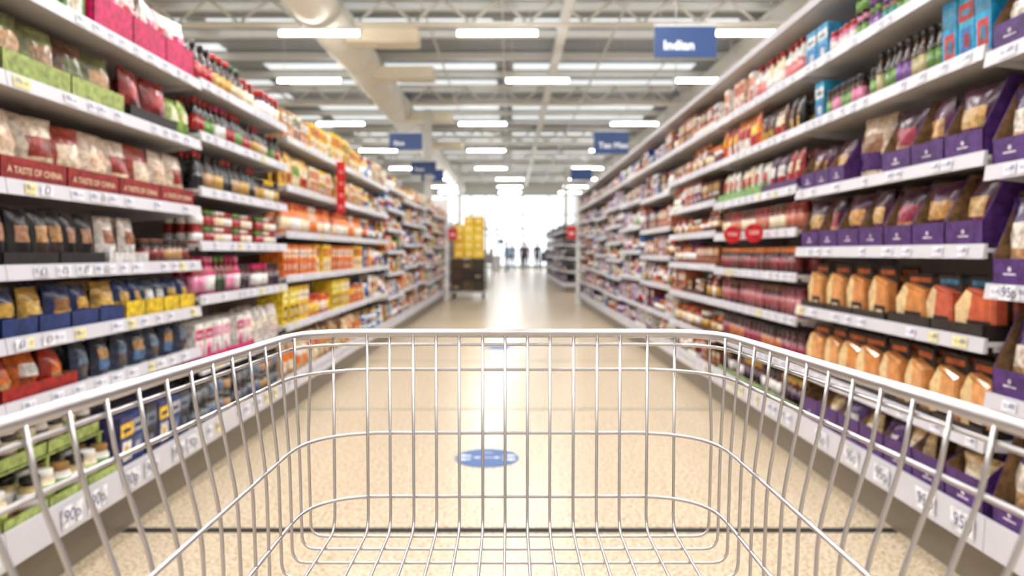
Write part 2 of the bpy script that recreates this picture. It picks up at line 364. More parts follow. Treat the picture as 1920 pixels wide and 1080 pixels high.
# L2,L3
sh2=[.625,.955,1.255,1.57,1.90]
for b in range(2):
    y0=y1;y1=y0+LL;bay(-1,y0,LL,sh2,2.2)
    ya=y0+.03;yb=y1-.02;ym=(ya+yb)/2
    yy=[P(yel,red,wht),P((240,205,70),(220,110,30),wht),P((245,215,100),dgrn,red)]
    oo=[P(org,(240,215,180),red),P((230,125,48),wht,org),P((235,135,58),cream,(195,70,32))]
    group(-1,1.90,'food_cartons',ya,ym,'box',.1,.26 if b else .2,.09,yy if b else [P(tan,wht,org),P(cream,dgrn,red)],per=2)
    group(-1,1.90,'food_cartons',ym,yb,'box',.12,.22,.09,yy[:2]+[P(wht,yel,grn)],per=2)
    group(-1,1.57,'food_packets',ya,ym-.02,'bag',.1,.24,.07,[P((235,190,90),cream,red),P((215,175,100),grn,cream)],per=2)
    group(-1,1.57,'food_cartons',ym,yb,'box',.08,.21,.08,[P(cream,org,red),P(yel,wht,brn)],per=3)
    group(-1,1.255,'curry_sauce_jars',ya,yb,'bottle',.075,.22,.075,oo+[P((230,185,150),org,(235,220,205))],per=3)
    group(-1,.955,'taco_kit_cartons',ya,ym+.2,'box',.085,.22,.08,oo,per=3)
    group(-1,.955,'taco_kit_cartons',ym+.2,yb,'box',.085,.23,.08,yy,per=3)
    group(-1,.625,'mustard_cartons',ya,ym,'box',.12,.25,.09,[P((228,195,48),(240,228,140),dred),P(yel,wht,gold)],per=3)
    group(-1,.625,'salsa_jars',ym,yb,'box' if b else 'jar',.09,.16,.08,[P(org,yel,red),P((215,80,40),cream,org)],per=3)
    group(-1,.265,'wrap_packets',ya,yb,'bag',.15,.24,.1,[P(tan,org,cream),P((215,180,130),wht,org),P((225,185,140),(195,80,50),cream)],per=2)
red_sg=side_mb(-1); red_sg.box(y0-.006,y0+.0,-.085,-.012,1.46,1.90,lin((190,22,28)),0)
for q in range(4): red_sg.box(y0-.0075,y0-.006,-.07,-.035,1.50+q*.1,1.53+q*.1,lin((215,120,120)))
red_sg.obj('shelf_blade_sign',[M_CARD])
pastel=[P(wht,red,yel),P((228,215,188),org,grn),P((105,158,198),wht,yel),P(wht,blu,navy),P(yel,blu,wht),P(cream,brn,red),P(org,wht,yel),P((55,105,170),wht,red),P((215,190,170),red,wht),P(tan,wht,brn),P((190,55,45),wht,yel),P((90,110,60),cream,red),P((60,45,50),org,wht)]
lvls=[[.625,.955,1.255,1.57,1.90],[.56,.86,1.14,1.42,1.68,1.95],[.60,.92,1.24,1.56,1.88]]
for b in range(7):
    y0=y1;y1=y0+LL;lv=lvls[b%3]
    bay(-1,y0,LL,lv,2.25,last=(b==6))
    zs=[.265]+lv+[2.24]
    for i in range(len(zs)-1): rand_row(-1,zs[i],y0,y1,min(.36,zs[i+1]-zs[i]+ (.02 if i==len(zs)-2 else 0)),pastel,['box','box','bag','jar','bottle'],seg=7)
Lend=y1
# ------------ RIGHT
RL=1.48;Rs=2.24
shm=[.35+.32,1.01,1.38,1.735,2.02]
bay(1,Rs-RL,RL,shm,2.33,canopy=2.356)
inn=(140,108,72)
def logo(parent,s,y,z,x=None,r=.008):
    mb=MB(); X=x if x is not None else s*(XF+.012-.0015)
    vs=[(X,y+r*math.cos(a*math.pi/6),z+r*math.sin(a*math.pi/6)) for a in range(12)]
    mb.add(vs,[tuple(range(12))],lin((215,205,218)))
    mb.add([(X,y-.028,z-.018),(X,y+.028,z-.018),(X,y+.028,z-.0125),(X,y-.028,z-.0125)],[(0,1,2,3)],lin((215,205,218)))
    mb.obj('stand_in_mark',[M_CARD],parent)
for z,h in((1.735,.21),(1.38,.24),(1.01,.27),(.67,.24),(.265,.3)):
    g=group(1,z,'grain_pouch_cartons',Rs-RL+.03,Rs-.01,'bag',.15,h,.1,[P((62,34,88),(215,203,190),(180,140,100)),P((218,208,200),(165,130,95),pur)],per=1,trayc=(78,44,110),trayh=.09,trayw=.155,inner=inn,hb=h+.03,v0=.03)
    for k in range(3): logo(g,1,Rs-.09-.158*k,z+.06)
group(1,2.02,'snack_cartons',Rs-RL+.03,Rs-.02,'box',.12,.22,.1,[P((72,42,102),lpur,wht)])
# R0
r0=[.52,.835,1.135,1.43,1.765,2.05]
y0=Rs;y1=Rs+RL;ya=y0+.03;yb=y1-.03
R0=bay(1,y0,RL,r0,2.33,canopy=2.356,lowtick=False)
group(1,2.05,'spice_cartons',ya,ya+.35,'box',.1,.2,.09,[P(pur,lpur,wht),P((62,38,34),tan,wht)],per=2)
group(1,2.05,'spice_jars',ya+.36,ya+.9,'jar',.05,.11,.05,[P((80,50,80),lpur,grn),P((52,34,34),grn,pink),P((140,100,80),tea,pur)],per=2,layers=2,deep=3)
group(1,2.05,'spice_jars',ya+.91,ya+1.15,'jar',.05,.12,.05,[P(pink,wht,red)],deep=3)
group(1,2.05,'blue_cartons',ya+1.16,yb,'box',.12,.19,.09,[P((60,155,205),wht,blu)])
group(1,1.765,'oil_cartons',ya,ya+.26,'box',.085,.23,.08,[P((34,150,198),(60,120,150),(190,50,50)),P(cyan,red,blu)],per=1)
group(1,1.765,'spice_jars',ya+.27,ya+.72,'bottle',.05,.19,.05,[P((45,36,28),(105,145,78),blk),P((70,46,32),(190,178,135),blk),P((60,32,42),lpur,blk)],per=2,deep=3)
group(1,1.765,'spice_jars',ya+.73,ya+1.2,'jar',.05,.14,.05,[P((60,50,32),(115,155,85),(52,42,42)),P((80,50,42),pink,blk)],per=2,deep=3)
group(1,1.765,'oil_cartons',ya+1.21,yb,'box',.1,.2,.08,[P((38,150,192),wht,blu)])
def cartons(z,ya,yb,h,pal,per=1,trayh=.09,trayw=.19,w=.17,gap=.1):
    g=group(1,z,'nut_pouch_cartons',ya,yb,'bag',w,h,.1,pal,per=per,trayc=(76,42,106),trayh=trayh,trayw=trayw,inner=inn,hb=h+.02,v0=.03,gap=gap)
    m=max(1,round((yb-ya)/trayw));tw=(yb-ya)/m
    for k in range(m): logo(g,1,ya+tw*(k+.5),z+.055)
nutp=[P((72,24,52),(200,160,105),(105,40,70)),P((80,28,65),(190,140,80),(62,24,52)),P((62,22,48),(150,52,70),tan)]
cartons(1.43,ya,ya+.62,.24,nutp)
group(1,1.43,'nut_bags',ya+.64,ya+.92,'bag',.2,.27,.13,[P((215,192,165),(140,100,70),(72,42,102))],deep=1,gap=0)
cartons(1.43,ya+.94,yb,.2,nutp,gap=.4)
cartons(1.135,ya,yb,.235,nutp,trayw=.2,w=.18,gap=.2)
ch=[P((212,140,80),(228,200,150),(196,100,46)),P((216,150,90),(224,192,138),(190,92,42)),P((200,96,68),(230,198,150),(62,130,170))]
CT=(44,36,33)
group(1,.835,'cheese_packs',ya,ya+.58,'cheese',.19,.20,.08,[ch[2],ch[2],ch[0]],per=1,trayc=CT,trayh=.05,trayw=.27,inner=(50,40,35),gap=0)
group(1,.835,'cheese_packs',ya+.60,yb,'cheese',.165,.225,.08,[ch[0],ch[1]],per=2,trayc=CT,trayh=.04,trayw=.27,inner=(50,40,35),gap=0)
group(1,.52,'cheese_packs',ya,yb,'cheese',.175,.235,.08,[ch[1],ch[0]],per=3,trayc=CT,trayh=.03,trayw=.27,inner=(50,40,35),gap=0)
cartons(.265,ya,yb,.17,[P((215,185,140),(232,218,198),(200,165,125)),P((110,80,140),wht,tan)],trayh=.12,trayw=.19,gap=.3)
# R1
y0=y1;y1=y0+RL;ya=y0+.03;yb=y1-.03;ym=(ya+yb)/2
r1=[.52,.77,1.0,1.24,1.465,1.765,2.05]
R1=bay(1,y0,RL,r1,2.33,canopy=2.356)
group(1,2.05,'milk_bottles',ya,ym,'bottle',.08,.22,.075,[P(wht,(220,130,130),red),P(cream,wht,red)],per=3)
group(1,2.05,'food_cartons',ym,yb,'box',.1,.21,.08,[P(wht,org,red),P((228,185,160),red,wht)],per=2)
group(1,1.765,'pouch_packets',ya,ym-.1,'bag',.1,.19,.07,[P(blk,brn,gold),P(brn,cream,red)],per=2)
group(1,1.765,'pouch_packets',ym-.1,yb,'bag',.11,.23,.07,[P(org,yel,red),P((228,138,48),red,wht),P(red,yel,wht)],per=2)
group(1,1.465,'food_packets',ya,ya+.5,'bag',.12,.21,.07,[P((160,60,60),cream,red),P((80,50,80),wht,red)],per=2,trayc=(84,46,102),trayh=.05)
group(1,1.465,'food_packets',ya+.52,yb,'bag',.12,.2,.07,[P(wht,(180,50,40),grn),P(cream,red,grn)],per=2,trayc=(128,168,104),trayh=.06)
group(1,1.24,'chutney_jars',ya,yb,'jar',.08,.155,.08,[P((130,44,36),(190,110,85),(140,36,34)),P((110,40,34),cream,brn)],per=3)
group(1,1.0,'curry_paste_jars',ya,yb,'jar',.075,.15,.075,[P((70,28,33),(110,42,37),(215,118,50)),P((52,24,34),(140,42,52),(200,120,60))],per=3)
group(1,.77,'curry_paste_jars',ya,yb,'jar',.075,.16,.075,[P((130,50,62),(175,95,98),(100,32,48)),P((80,24,38),(155,70,76),brn)],per=4)
group(1,.52,'curry_sauce_jars',ya,yb,'jar',.075,.17,.075,[P((75,22,34),(140,38,62),(52,24,34)),P((65,20,30),(180,100,50),blk)],per=4)
group(1,.265,'curry_sauce_jars',ya,yb,'jar',.075,.17,.075,[P((80,34,30),(52,24,52),gold),P((70,22,30),wht,blk)],per=4,trayc=(128,152,104),trayh=.05)
for yy in(4.15,4.55):
    m=MB(); r=.055;cx=1.425;cz=1.235
    vs=[(cx+r*math.cos(a*math.pi/12),yy,cz+r*math.sin(a*math.pi/12)) for a in range(24)]+[(cx+r*math.cos(a*math.pi/12),yy+.003,cz+r*math.sin(a*math.pi/12)) for a in range(24)]
    m.add(vs,[tuple(range(24)),tuple(range(47,23,-1))]+[(k,(k+1)%24,24+(k+1)%24,24+k) for k in range(24)],lin((195,34,40)))
    m.box(cx-.03,cx+.03,yy-.001,yy-.0004,cz-.008,cz+.016,lin((225,150,150)))
    m.box(cx,1.4885,yy+.003,yy+.0045,cz-.008,cz+.004,lin((230,230,230)))
    m.obj('shelf_wobbler',[M_CARD])
brown=[P((110,60,35),cream,org),P((140,70,40),(220,185,135),brn),P((170,100,48),wht,dred),P((80,42,32),gold,wht),P(wht,dred,org),P((120,50,60),wht,pur),P((180,108,78),wht,red)]
mid=[P(wht,pur,lpur),P(navy,wht,blu),P((215,203,220),lpur,pur),P(tan,wht,org),P((140,80,60),cream,red),P(wht,grn,dgrn),P((205,138,98),wht,red),P((50,70,150),wht,yel),P((190,178,190),red,wht),P((70,40,60),cream,org)]
rl=[[.50,.77,1.02,1.27,1.50,1.765,2.05],[.52,.80,1.08,1.36,1.70,2.05],[.52,.83,1.14,1.43,1.74,2.05]]
for b in range(7):
    y0=y1;y1=y0+RL;lv=rl[b%3]
    bay(1,y0,RL,lv,2.33,canopy=2.356,last=(b==6))
    zs=[.265]+lv+[2.33]
    for i in range(len(zs)-1):
        pl=brown if b==0 else mid
        if b==1: pl=brown+mid
        rand_row(1,zs[i],y0,y1,zs[i+1]-zs[i],pl,['jar','bottle','box'] if b==0 else ['box','box','bag','jar','bottle'],seg=7)
Rend=y1
for s in(-1,1):
    yy=20.2
    for b in range(7):
        lv=[.6,.98,1.36,1.74]
        bay(s,yy,1.4,lv,2.1,tick=False,last=(b==6))
        for z in [.265]+lv:
            rand_row(s,z,yy,yy+1.4,.36,[P((60,50,60),navy,wht),P(blk,wht,red),P(navy,wht,blu),P((120,110,120),wht,pink),P(wht,red,org),P((180,160,150),brn,wht)] ,['box','bag'],seg=6,deep=1)
        yy+=1.4
for s,e in((-1,Lend),(1,Rend)):
    m=side_mb(s); m.box(e+.003,e+.04,-.05,1.15,0,2.38,lin((228,226,224)))
    m.box(e+.04,e+.45,-.02,1.1,0,.2,lin((215,215,215)));m.box(e+.04,e+.4,0,1.08,.2,1.0,lin((200,50,40)));m.box(e+.04,e+.35,0.05,1.0,1.0,1.5,lin((232,180,50)))
    m.obj('gondola_end_panel',[M_PAINT])
    m=side_mb(s); c=lin((195,28,32))
    m.box(e-.03,e-.024,-.26,-.035,1.42,1.70,c); m.box(e-.034,e-.02,-.045,-.02,1.38,1.74,lin((225,225,225)))
    m.box(e-.0325,e-.03,-.2,-.1,1.52,1.57,lin((235,210,210)))
    m.obj('end_of_aisle_sign',[M_PAINT])
tk=tmat('ticket_ink',(92,98,128))
def price(par,s,z,y,body,size):
    text('price_label',body,(s*(XF-.0125),y,z),ROT[s],size,tk,parent=par,bold=.0006)
def tickback(par,s,z,y,w,h):
    m=MB();X=s*(XF-.0122);m.add([(X,y-w/2,z-h/2),(X,y+w/2,z-h/2),(X,y+w/2,z+h/2),(X,y-w/2,z+h/2)],[(0,1,2,3)],lin((230,230,236)));m.obj('ticket',[M_CARD],par)
for y in(2.42,2.57,2.80,2.96,3.2,3.34):
    tickback(L0,-1,.231,y,.115,.075); price(L0,-1,.231,y,'90p',.062)
for y in(2.27,2.38,2.50,2.62): tickback(L0,-1,1.06,y,.06,.036); price(L0,-1,1.06,y,'£1',.034)
for y in(2.29,2.6): tickback(L0,-1,1.32,y,.06,.036); price(L0,-1,1.32,y,'£1',.034)
for y in(2.17,2.3): tickback(L0,-1,.84,y,.06,.036); price(L0,-1,.84,y,'£1',.032)
tickback(R0,1,1.0,2.12,.09,.046); price(R0,1,1.0,2.12,'95p',.042)
for y in(2.34,2.55,2.85,3.1,3.4): tickback(R0,1,.231,y,.12,.075); price(R0,1,.231,y,'95p',.062)
# ------------------------------------------------------------ room
X0,X1,Y0,Y1,ZC=-14,14,-7,52,6.5
mf,nt,b=new_mat('floor_terrazzo')
tc_=nt.nodes.new('ShaderNodeTexCoord')
n1=nt.nodes.new('ShaderNodeTexNoise');n1.inputs['Scale'].default_value=70;n1.inputs['Detail'].default_value=2
n2=nt.nodes.new('ShaderNodeTexNoise');n2.inputs['Scale'].default_value=0.7
n3=nt.nodes.new('ShaderNodeTexVoronoi');n3.inputs['Scale'].default_value=45
for n in(n1,n2,n3): nt.links.new(tc_.outputs['Object'],n.inputs['Vector'])
cr=nt.nodes.new('ShaderNodeValToRGB');e=cr.color_ramp.elements
e[0].position=.33;e[0].color=lin((150,124,96));e[1].position=.5;e[1].color=lin((205,188,162))
e2=e.new(.62);e2.color=lin((203,186,160));e3=e.new(.72);e3.color=lin((230,222,206))
nt.links.new(n1.outputs['Fac'],cr.inputs['Fac'])
m1=nt.nodes.new('ShaderNodeMix');m1.data_type='RGBA';m1.blend_type='MULTIPLY'
m1.inputs['Factor'].default_value=1
cr2=nt.nodes.new('ShaderNodeValToRGB');cr2.color_ramp.elements[0].color=(.88,.88,.88,1);cr2.color_ramp.elements[1].color=(1,1,1,1)
nt.links.new(n2.outputs['Fac'],cr2.inputs['Fac'])
nt.links.new(cr.outputs['Color'],m1.inputs['A']);nt.links.new(cr2.outputs['Color'],m1.inputs['B'])
m2=nt.nodes.new('ShaderNodeMix');m2.data_type='RGBA'
cr3=nt.nodes.new('ShaderNodeValToRGB');cr3.color_ramp.elements[0].position=.14;cr3.color_ramp.elements[0].color=(.6,.6,.6,1);cr3.color_ramp.elements[1].position=.22;cr3.color_ramp.elements[1].color=(0,0,0,1)
nt.links.new(n3.outputs['Distance'],cr3.inputs['Fac']);nt.links.new(cr3.outputs['Color'],m2.inputs['Factor'])
nt.links.new(m1.outputs['Result'],m2.inputs['A']);m2.inputs['B'].default_value=lin((135,106,80))
nt.links.new(m2.outputs['Result'],b.inputs['Base Color']);b.inputs['Roughness'].default_value=.25
def slab(name,x0,x1,y0,y1,z0,z1,mat):
    m=MB();m.box(x0,x1,y0,y1,z0,z1,(1,1,1,1));return m.obj(name,[mat])
slab('floor',X0,X1,Y0,Y1,-.1,0,mf)
wallm=solid('wall_paint',(232,230,224),.7)
slab('wall_left',X0-.2,X0,Y0,Y1,0,ZC+.2,wallm);slab('wall_right',X1,X1+.2,Y0,Y1,0,ZC+.2,wallm);slab('wall_rear',X0,X1,Y0-.2,Y0,0,ZC+.2,wallm)
m=MB();WX=8.5
m.box(X0,-WX,Y1,Y1+.2,0,ZC+.2,(1,1,1,1));m.box(WX,X1,Y1,Y1+.2,0,ZC+.2,(1,1,1,1));m.box(-WX,WX,Y1,Y1+.2,5.4,ZC+.2,(1,1,1,1));m.box(-WX,WX,Y1,Y1+.2,0,.12,(1,1,1,1))
m.obj('wall_front',[wallm])
m=MB();c=lin((190,197,204))
for k in range(10):
    x=-WX+k*(2*WX/9); m.box(x-.05,x+.05,Y1-.02,Y1+.12,.12,5.4,c)
for z in(.15,2.4,3.9,5.35): m.box(-WX,WX,Y1-.02,Y1+.12,z-.05,z+.05,c)
gl=bpy.data.materials.new('window_glass');gl.use_nodes=True;g=gl.node_tree;g.nodes.clear()
o_=g.nodes.new('ShaderNodeOutputMaterial');mx=g.nodes.new('ShaderNodeMixShader');tr=g.nodes.new('ShaderNodeBsdfTransparent');gs=g.nodes.new('ShaderNodeBsdfGlossy')
gs.inputs['Roughness'].default_value=.05;mx.inputs[0].default_value=.06
g.links.new(tr.outputs[0],mx.inputs[1]);g.links.new(gs.outputs[0],mx.inputs[2]);g.links.new(mx.outputs[0],o_.inputs[0])
m.add([(-WX,Y1+.05,.12),(WX,Y1+.05,.12),(WX,Y1+.05,5.4),(-WX,Y1+.05,5.4)],[(0,1,2,3)],(1,1,1,1),1)
m.obj('window_1',[M_PAINT,gl])
jm=solid('joint_black',(14,15,15),.85,noise=.01);jm2=tmat('joint_grey',(108,112,98))
slab('trim_1',-1.555,1.555,2.845,2.892,.0,.002,jm)
for i,yy in enumerate((5.08,7.35,9.6,12.0)): slab('trim_%d'%(i+2),-1.555,1.555,yy,yy+.026,.0,.0015,jm2)
def sticker(cx,cy,r=.175):
    m=MB();N=40;z=.0025
    m.add([(cx+r*math.cos(2*math.pi*k/N),cy+r*math.sin(2*math.pi*k/N),z) for k in range(N)]+[(cx+r*math.cos(2*math.pi*k/N),cy+r*math.sin(2*math.pi*k/N),0.0005) for k in range(N)],
       [tuple(range(N))]+[(k,N+k,N+(k+1)%N,(k+1)%N) for k in range(N)],lin((70,98,146)))
    w=lin((215,222,230));z2=z+.0008
    def q(p): m.add([(cx+a,cy+b_,z2) for a,b_ in p],[tuple(range(len(p)))],w)
    q([(-.05,-.005),(.05,-.005),(.05,.005),(-.05,.005)]);q([(.08,0),(.045,.02),(.045,-.02)]);q([(-.08,0),(-.045,-.02),(-.045,.02)])
    for sx in(-1,1):
        for dy in(-.035,.035):
            def foot(ox,oy,rx,ry): q([(ox+rx*math.cos(a*math.pi/6),oy+ry*math.sin(a*math.pi/6)) for a in range(12)])
            foot(sx*.127,dy,.022,.019);foot(sx*.098,dy*.9,.013,.013)
            for t in range(3): foot(sx*(.154-abs(t-1)*.003),dy+(t-1)*.014,.006,.005)
    q([(-.03,.085),(.03,.085),(.03,.095),(-.03,.095)])
    m.obj('floor_distancing_sticker',[M_MATTE])
sticker(-.125,3.88);sticker(-.13,8.4,.17)
# ceiling : profiled deck with emissive strips added as rooflights to brighten it
roof_glow_m=solid('added_roof_glow',(235,242,248),.4,emit=.7,noise=.05,nscale=.6,ecol=(.90,.96,1,1))
m=MB();c=lin((158,164,170));vs=[];fs=[];y=Y0
while y<Y1:
    for dy,z in((0,ZC),(.16,ZC),(.2,ZC-.07),(.36,ZC-.07),(.4,ZC)):
        vs.append((X0,y+dy,z));vs.append((X1,y+dy,z))
    y+=.4
for i in range(len(vs)//2-1): fs.append((2*i,2*i+1,2*i+3,2*i+2))
m.add(vs,fs,c);m.box(X0,X1,Y0,Y1+.2,ZC+.02,ZC+.15,c)
y=Y0+2.2
k=0
while y<Y1-1:
    for xa,xb in((-13,-7.4),(-6.9,-.4),(.1,5.2),(6.0,10.6)):
        if (k+int(xa))%3!=0: m.box(xa,xb,y,y+.6,ZC-.10,ZC-.08,(1,1,1,1),1)
    y+=1.9;k+=1
m.obj('ceiling',[M_PAINT,roof_glow_m])
m=MB();c=lin((226,226,222));y=Y0+1
while y<Y1:
    m.box(X0+.01,X1-.01,y,y+.07,ZC-.26,ZC-.105,c);m.box(X0+.01,X1-.01,y,y+.14,ZC-.27,ZC-.26,c);y+=1.9
m.obj('ceiling_purlins',[M_PAINT])
m=MB();c=lin((232,229,220));DX,DZ,DR=-3.6,5.74,.44
for y in(-1,6.5,14,21.6,29,36.5,44):
    for xa,xb in((X0+.01,DX-.55),(DX+.55,X1-.01)):
        m.box(xa,xb,y,y+.24,5.62,5.68,c)
        n=int((xb-xa)/1.1);dx=(xb-xa)/n
        for i in range(n):
            p=(xa+dx*i,y+.12,5.68);q=(xa+dx*(i+.5),y+.12,6.16);r_=(xa+dx*(i+1),y+.12,5.68)
            m.tube([p,q],.03,6,c);m.tube([q,r_],.03,6,c)
    m.box(X0+.01,X1-.01,y,y+.24,6.185,6.225,c)
for x in(5.6,-8.5,11):
    m.box(x-.12,x+.12,Y0+.01,Y1-.01,5.74,6.17,c)
m.box(1.05,1.25,Y0+.01,Y1-.01,5.92,6.10,lin((240,239,236)))
m.obj('roof_beams',[M_PAINT])
m=MB();cc=lin((215,215,212))
for x,z,r in((2.3,6.0,.03),(-.15,5.95,.02),(-1.7,5.9,.025),(3.9,5.9,.02)): m.tube([(x,Y0+.1,z),(x,Y1-.1,z)],r,8,cc)
m.tube([(-1.8,24,5.5),(4,34,5.5)],.03,6,cc)
m.obj('ceiling_conduits',[M_PAINT])
m=MB();dc=lin((244,240,229))
m.tube([(DX,Y0+.2,DZ),(DX,Y1-1,DZ)],DR,28,dc)
y=Y0+1
while y<Y1-1: m.tube([(DX,y,DZ),(DX,y+.05,DZ)],DR+.012,28,shade(dc,.9));y+=1.6
for y in(13.95,16.9,22.5,28.5):
    m.box(DX+.3,DX+1.75,y+.3,y+.8,DZ-.38,DZ-.10,lin((240,229,206)));m.box(DX+.9,DX+1.7,y+.33,y+.77,DZ-.41,DZ-.38,lin((220,211,190)))
m.obj('air_duct',[M_PAINT])
for x,y in((-2.55,22.2),(2.9,36.8),(-2.55,36.1)):
    m=MB();c2=lin((228,228,226));m.box(x-.11,x+.11,y-.1,y-.085,0,5.6,c2);m.box(x-.11,x+.11,y+.085,y+.1,0,5.6,c2);m.box(x-.012,x+.012,y-.085,y+.085,0,5.6,c2);m.box(x-.16,x+.16,y-.16,y+.16,0,.02,c2)
    m.obj('steel_column',[M_PAINT])
# lights
tube_m=solid('tube_glow',(255,255,255),.4,emit=27,noise=0,ecol=(1,.99,.97,1))
LZ=5.15;pos=[]
rows=[(13.1,(-3.5,-.23,4.2)),(16.7,(-4.7,.65,4.6)),(22.3,(-5.3,-.85,3.9)),(28.1,(-5.2,-.93,3.9)),(34,(-5,-.9,3.7)),(39,(-4,0,4)),(43.5,(-4,0,4)),(47.5,(-4,0,4))]
for y,xs in rows:
    for x in xs: pos.append((x,y,1))
for y in(13.1,22.3,34):
    for x in(-9.5,9.5): pos.append((x,y,1))
for y in(9.6,6.6,3.6,.6,-2.6):  # unseen fixtures in denser, stronger rows, added to light the near aisle
    for x in(-5,-1.5,1.5,5): pos.append((x,y,0))
for x,y,far in pos:
    m=MB();c=lin((235,235,235))
    m.box(x-.76,x+.76,y-.07,y+.07,LZ+.05,LZ+.10,c)
    m.box(x-.75,x-.73,y-.06,y+.06,LZ-.04,LZ+.05,c);m.box(x+.73,x+.75,y-.06,y+.06,LZ-.04,LZ+.05,c)
    for dx in(-.6,.6): m.tube([(x+dx,y,LZ+.1),(x+dx,y,LZ+.11 if abs(x+dx-DX)<.5 else ZC-.28)],.006,5,c)
    for dy in(-.035,.035): m.tube([(x-.73,y+dy,LZ),(x+.73,y+dy,LZ)],.022,8,(1,1,1,1),1)
    o=m.obj('fluorescent_light',[M_PAINT,tube_m])
    ld=bpy.data.lights.new('lamp','AREA');ld.shape='RECTANGLE';ld.size=1.45;ld.size_y=.12;ld.energy=46 if far else 82;ld.color=(1,.985,.965)
    lo=bpy.data.objects.new('lamp',ld);scene.collection.objects.link(lo);lo.location=(x,y,LZ-.06);lo.parent=o
navm=solid('sign_navy',(24,58,112),.45,noise=.03);whtm=tmat('sign_white',(232,236,242))
def sign(x,y,z,w,h,body,size):
    e=empty('hanging_aisle_sign',(x,y,z))
    m=MB();m.box(-w/2,w/2,-.01,.01,-h/2,h/2,(1,1,1,1));m.obj('panel',[navm],e)
    m=MB();c=lin((215,215,215));m.box(-w/2,w/2,-.015,.015,h/2,h/2+.02,c)
    for dx in(-w*.4,w*.4): m.tube([(dx,0,h/2+.02),(dx,0,ZC-z-.12)],.003,5,c)
    m.obj('hanger',[M_PAINT],e)
    if body: text('lettering',body,(-w*.36,-.0125,-h*.12),(math.pi/2,0,0),size,whtm,parent=e,align='LEFT',bold=.004)
    return e
def px(xp,yp,Y): return ((xp-956)*Y/F,H+(474-yp)*Y/F)
for xp,yp,wp,hp,Y,t in((1285,79,116,58,8.5,'Indian'),(1146,268,65,42,15.2,'Tex Mex'),(1090,327,41,21,24,''),(761,265,62,31,15.9,'Rice'),(794,315,47,24,21,'Pasta'),(811,329,42,22,23.5,'Pulses')):
    x,z=px(xp,yp,Y);w=wp*Y/F;h=hp*Y/F
    sign(x,Y,z,w,h,t,h*(.42 if t=='Indian' else .36))
m=MB();m.tube([(2.1,9,3.1),(2.1,9,3.2)],.05,10,lin((60,62,66)));m.tube([(2.1,9,3.2),(2.1,9,ZC-.12)],.008,6,lin((190,190,190)));m.obj('security_camera',[M_PAINT])
# stock cage
cg=empty('stock_cage',(-1.01,17.5,0))
m=MB();sc=lin((150,152,155))
m.box(-.42,.42,-.36,.36,.16,.20,sc)
for x in(-.36,.36):
    for y in(-.3,.3):
        m.tube([(x-.02,y,.06),(x+.02,y,.06)],.06,14,lin((40,40,42)));m.box(x-.03,x+.03,y-.02,y+.02,.1,.16,sc)
for x in(-.43,.43):
    for y in(-.36,0,.36): m.tube([(x,y,.18),(x,y,2.55 if (x>0 and y<0) else 1.9)],.012,8,sc)
    for z in(.5,1.0,1.5,1.9): m.tube([(x,-.36,z),(x,.36,z)],.008,6,sc)
m.obj('cage_frame',[M_PAINT],cg)
m=MB()
for L in range(3):
    for i in range(3):
        for j in range(2):
            q=R.uniform(-.012,.012)
            m.box(-.40+i*.265,-.40+i*.265+.255,-.33+j*.34+q,-.33+j*.34+.32+q,.20+L*.26,.20+L*.26+.245,lin(R.choice([(70,50,34),(50,38,32),(60,44,32),(60,52,34),(86,66,46)])))
            if j==0 and (i+L)%3==0: m.add([(-.36+i*.265,-.3315+q,.26+L*.26),(-.22+i*.265,-.3315+q,.26+L*.26),(-.22+i*.265,-.3315+q,.32+L*.26),(-.36+i*.265,-.3315+q,.32+L*.26)],[(0,1,2,3)],lin((150,135,105)))
m.box(-.41,.42,-.35,.34,.975,.995,lin((150,125,85)))
m.obj('brown_cartons',[M_CARD],cg)
m=MB()
for L in range(5):
    for i in range(3):
        for j in range(2):
            if L==4 and i==0: continue
            x=-.34+i*.24;z=1.0+L*.2
            m.box(x,x+.232,-.32+j*.32,-.32+j*.32+.31,z,z+.197,lin(R.choice([(232,190,40),(225,180,32),(238,202,66)])))
            if j==0: m.add([(x+.05,-.3215,z+.06),(x+.18,-.3215,z+.06),(x+.18,-.3215,z+.13),(x+.05,-.3215,z+.13)],[(0,1,2,3)],lin((245,225,150)))
m.obj('yellow_cartons',[M_CARD],cg)
m=MB();pts=[(-1.6+.18*k,46,2.78-.12*math.sin(math.pi*((k%7)/6))) for k in range(22)]
m.tube(pts,.01,5,lin((200,180,170)))
for p in pts[::1]: m.add([(p[0]-.08,46,p[2]),(p[0]+.08,46,p[2]),(p[0],46,p[2]-.24)],[(0,1,2)],lin((205,60,45)))
for x in (pts[0][0],pts[-1][0]): m.tube([(x,46,2.78),(x,46,ZC-.13)],.008,5,lin((200,200,200)))
m.obj('bunting',[M_MATTE])
for x,y in((-.9,45),(-3.4,45),(3.2,45)):
    m=MB();c=lin((195,195,198));m.box(x-.3,x+.3,y,y+1.8,0,.85,c);m.box(x-.34,x+.34,y-.05,y+1.85,.85,.9,lin((110,112,116)));m.box(x+.30,x+.34,y+.8,y+.84,.9,1.7,c);m.box(x+.15,x+.5,y+.8,y+.84,1.7,2.0,lin((60,80,120)))
    m.obj('checkout_counter',[M_PAINT])
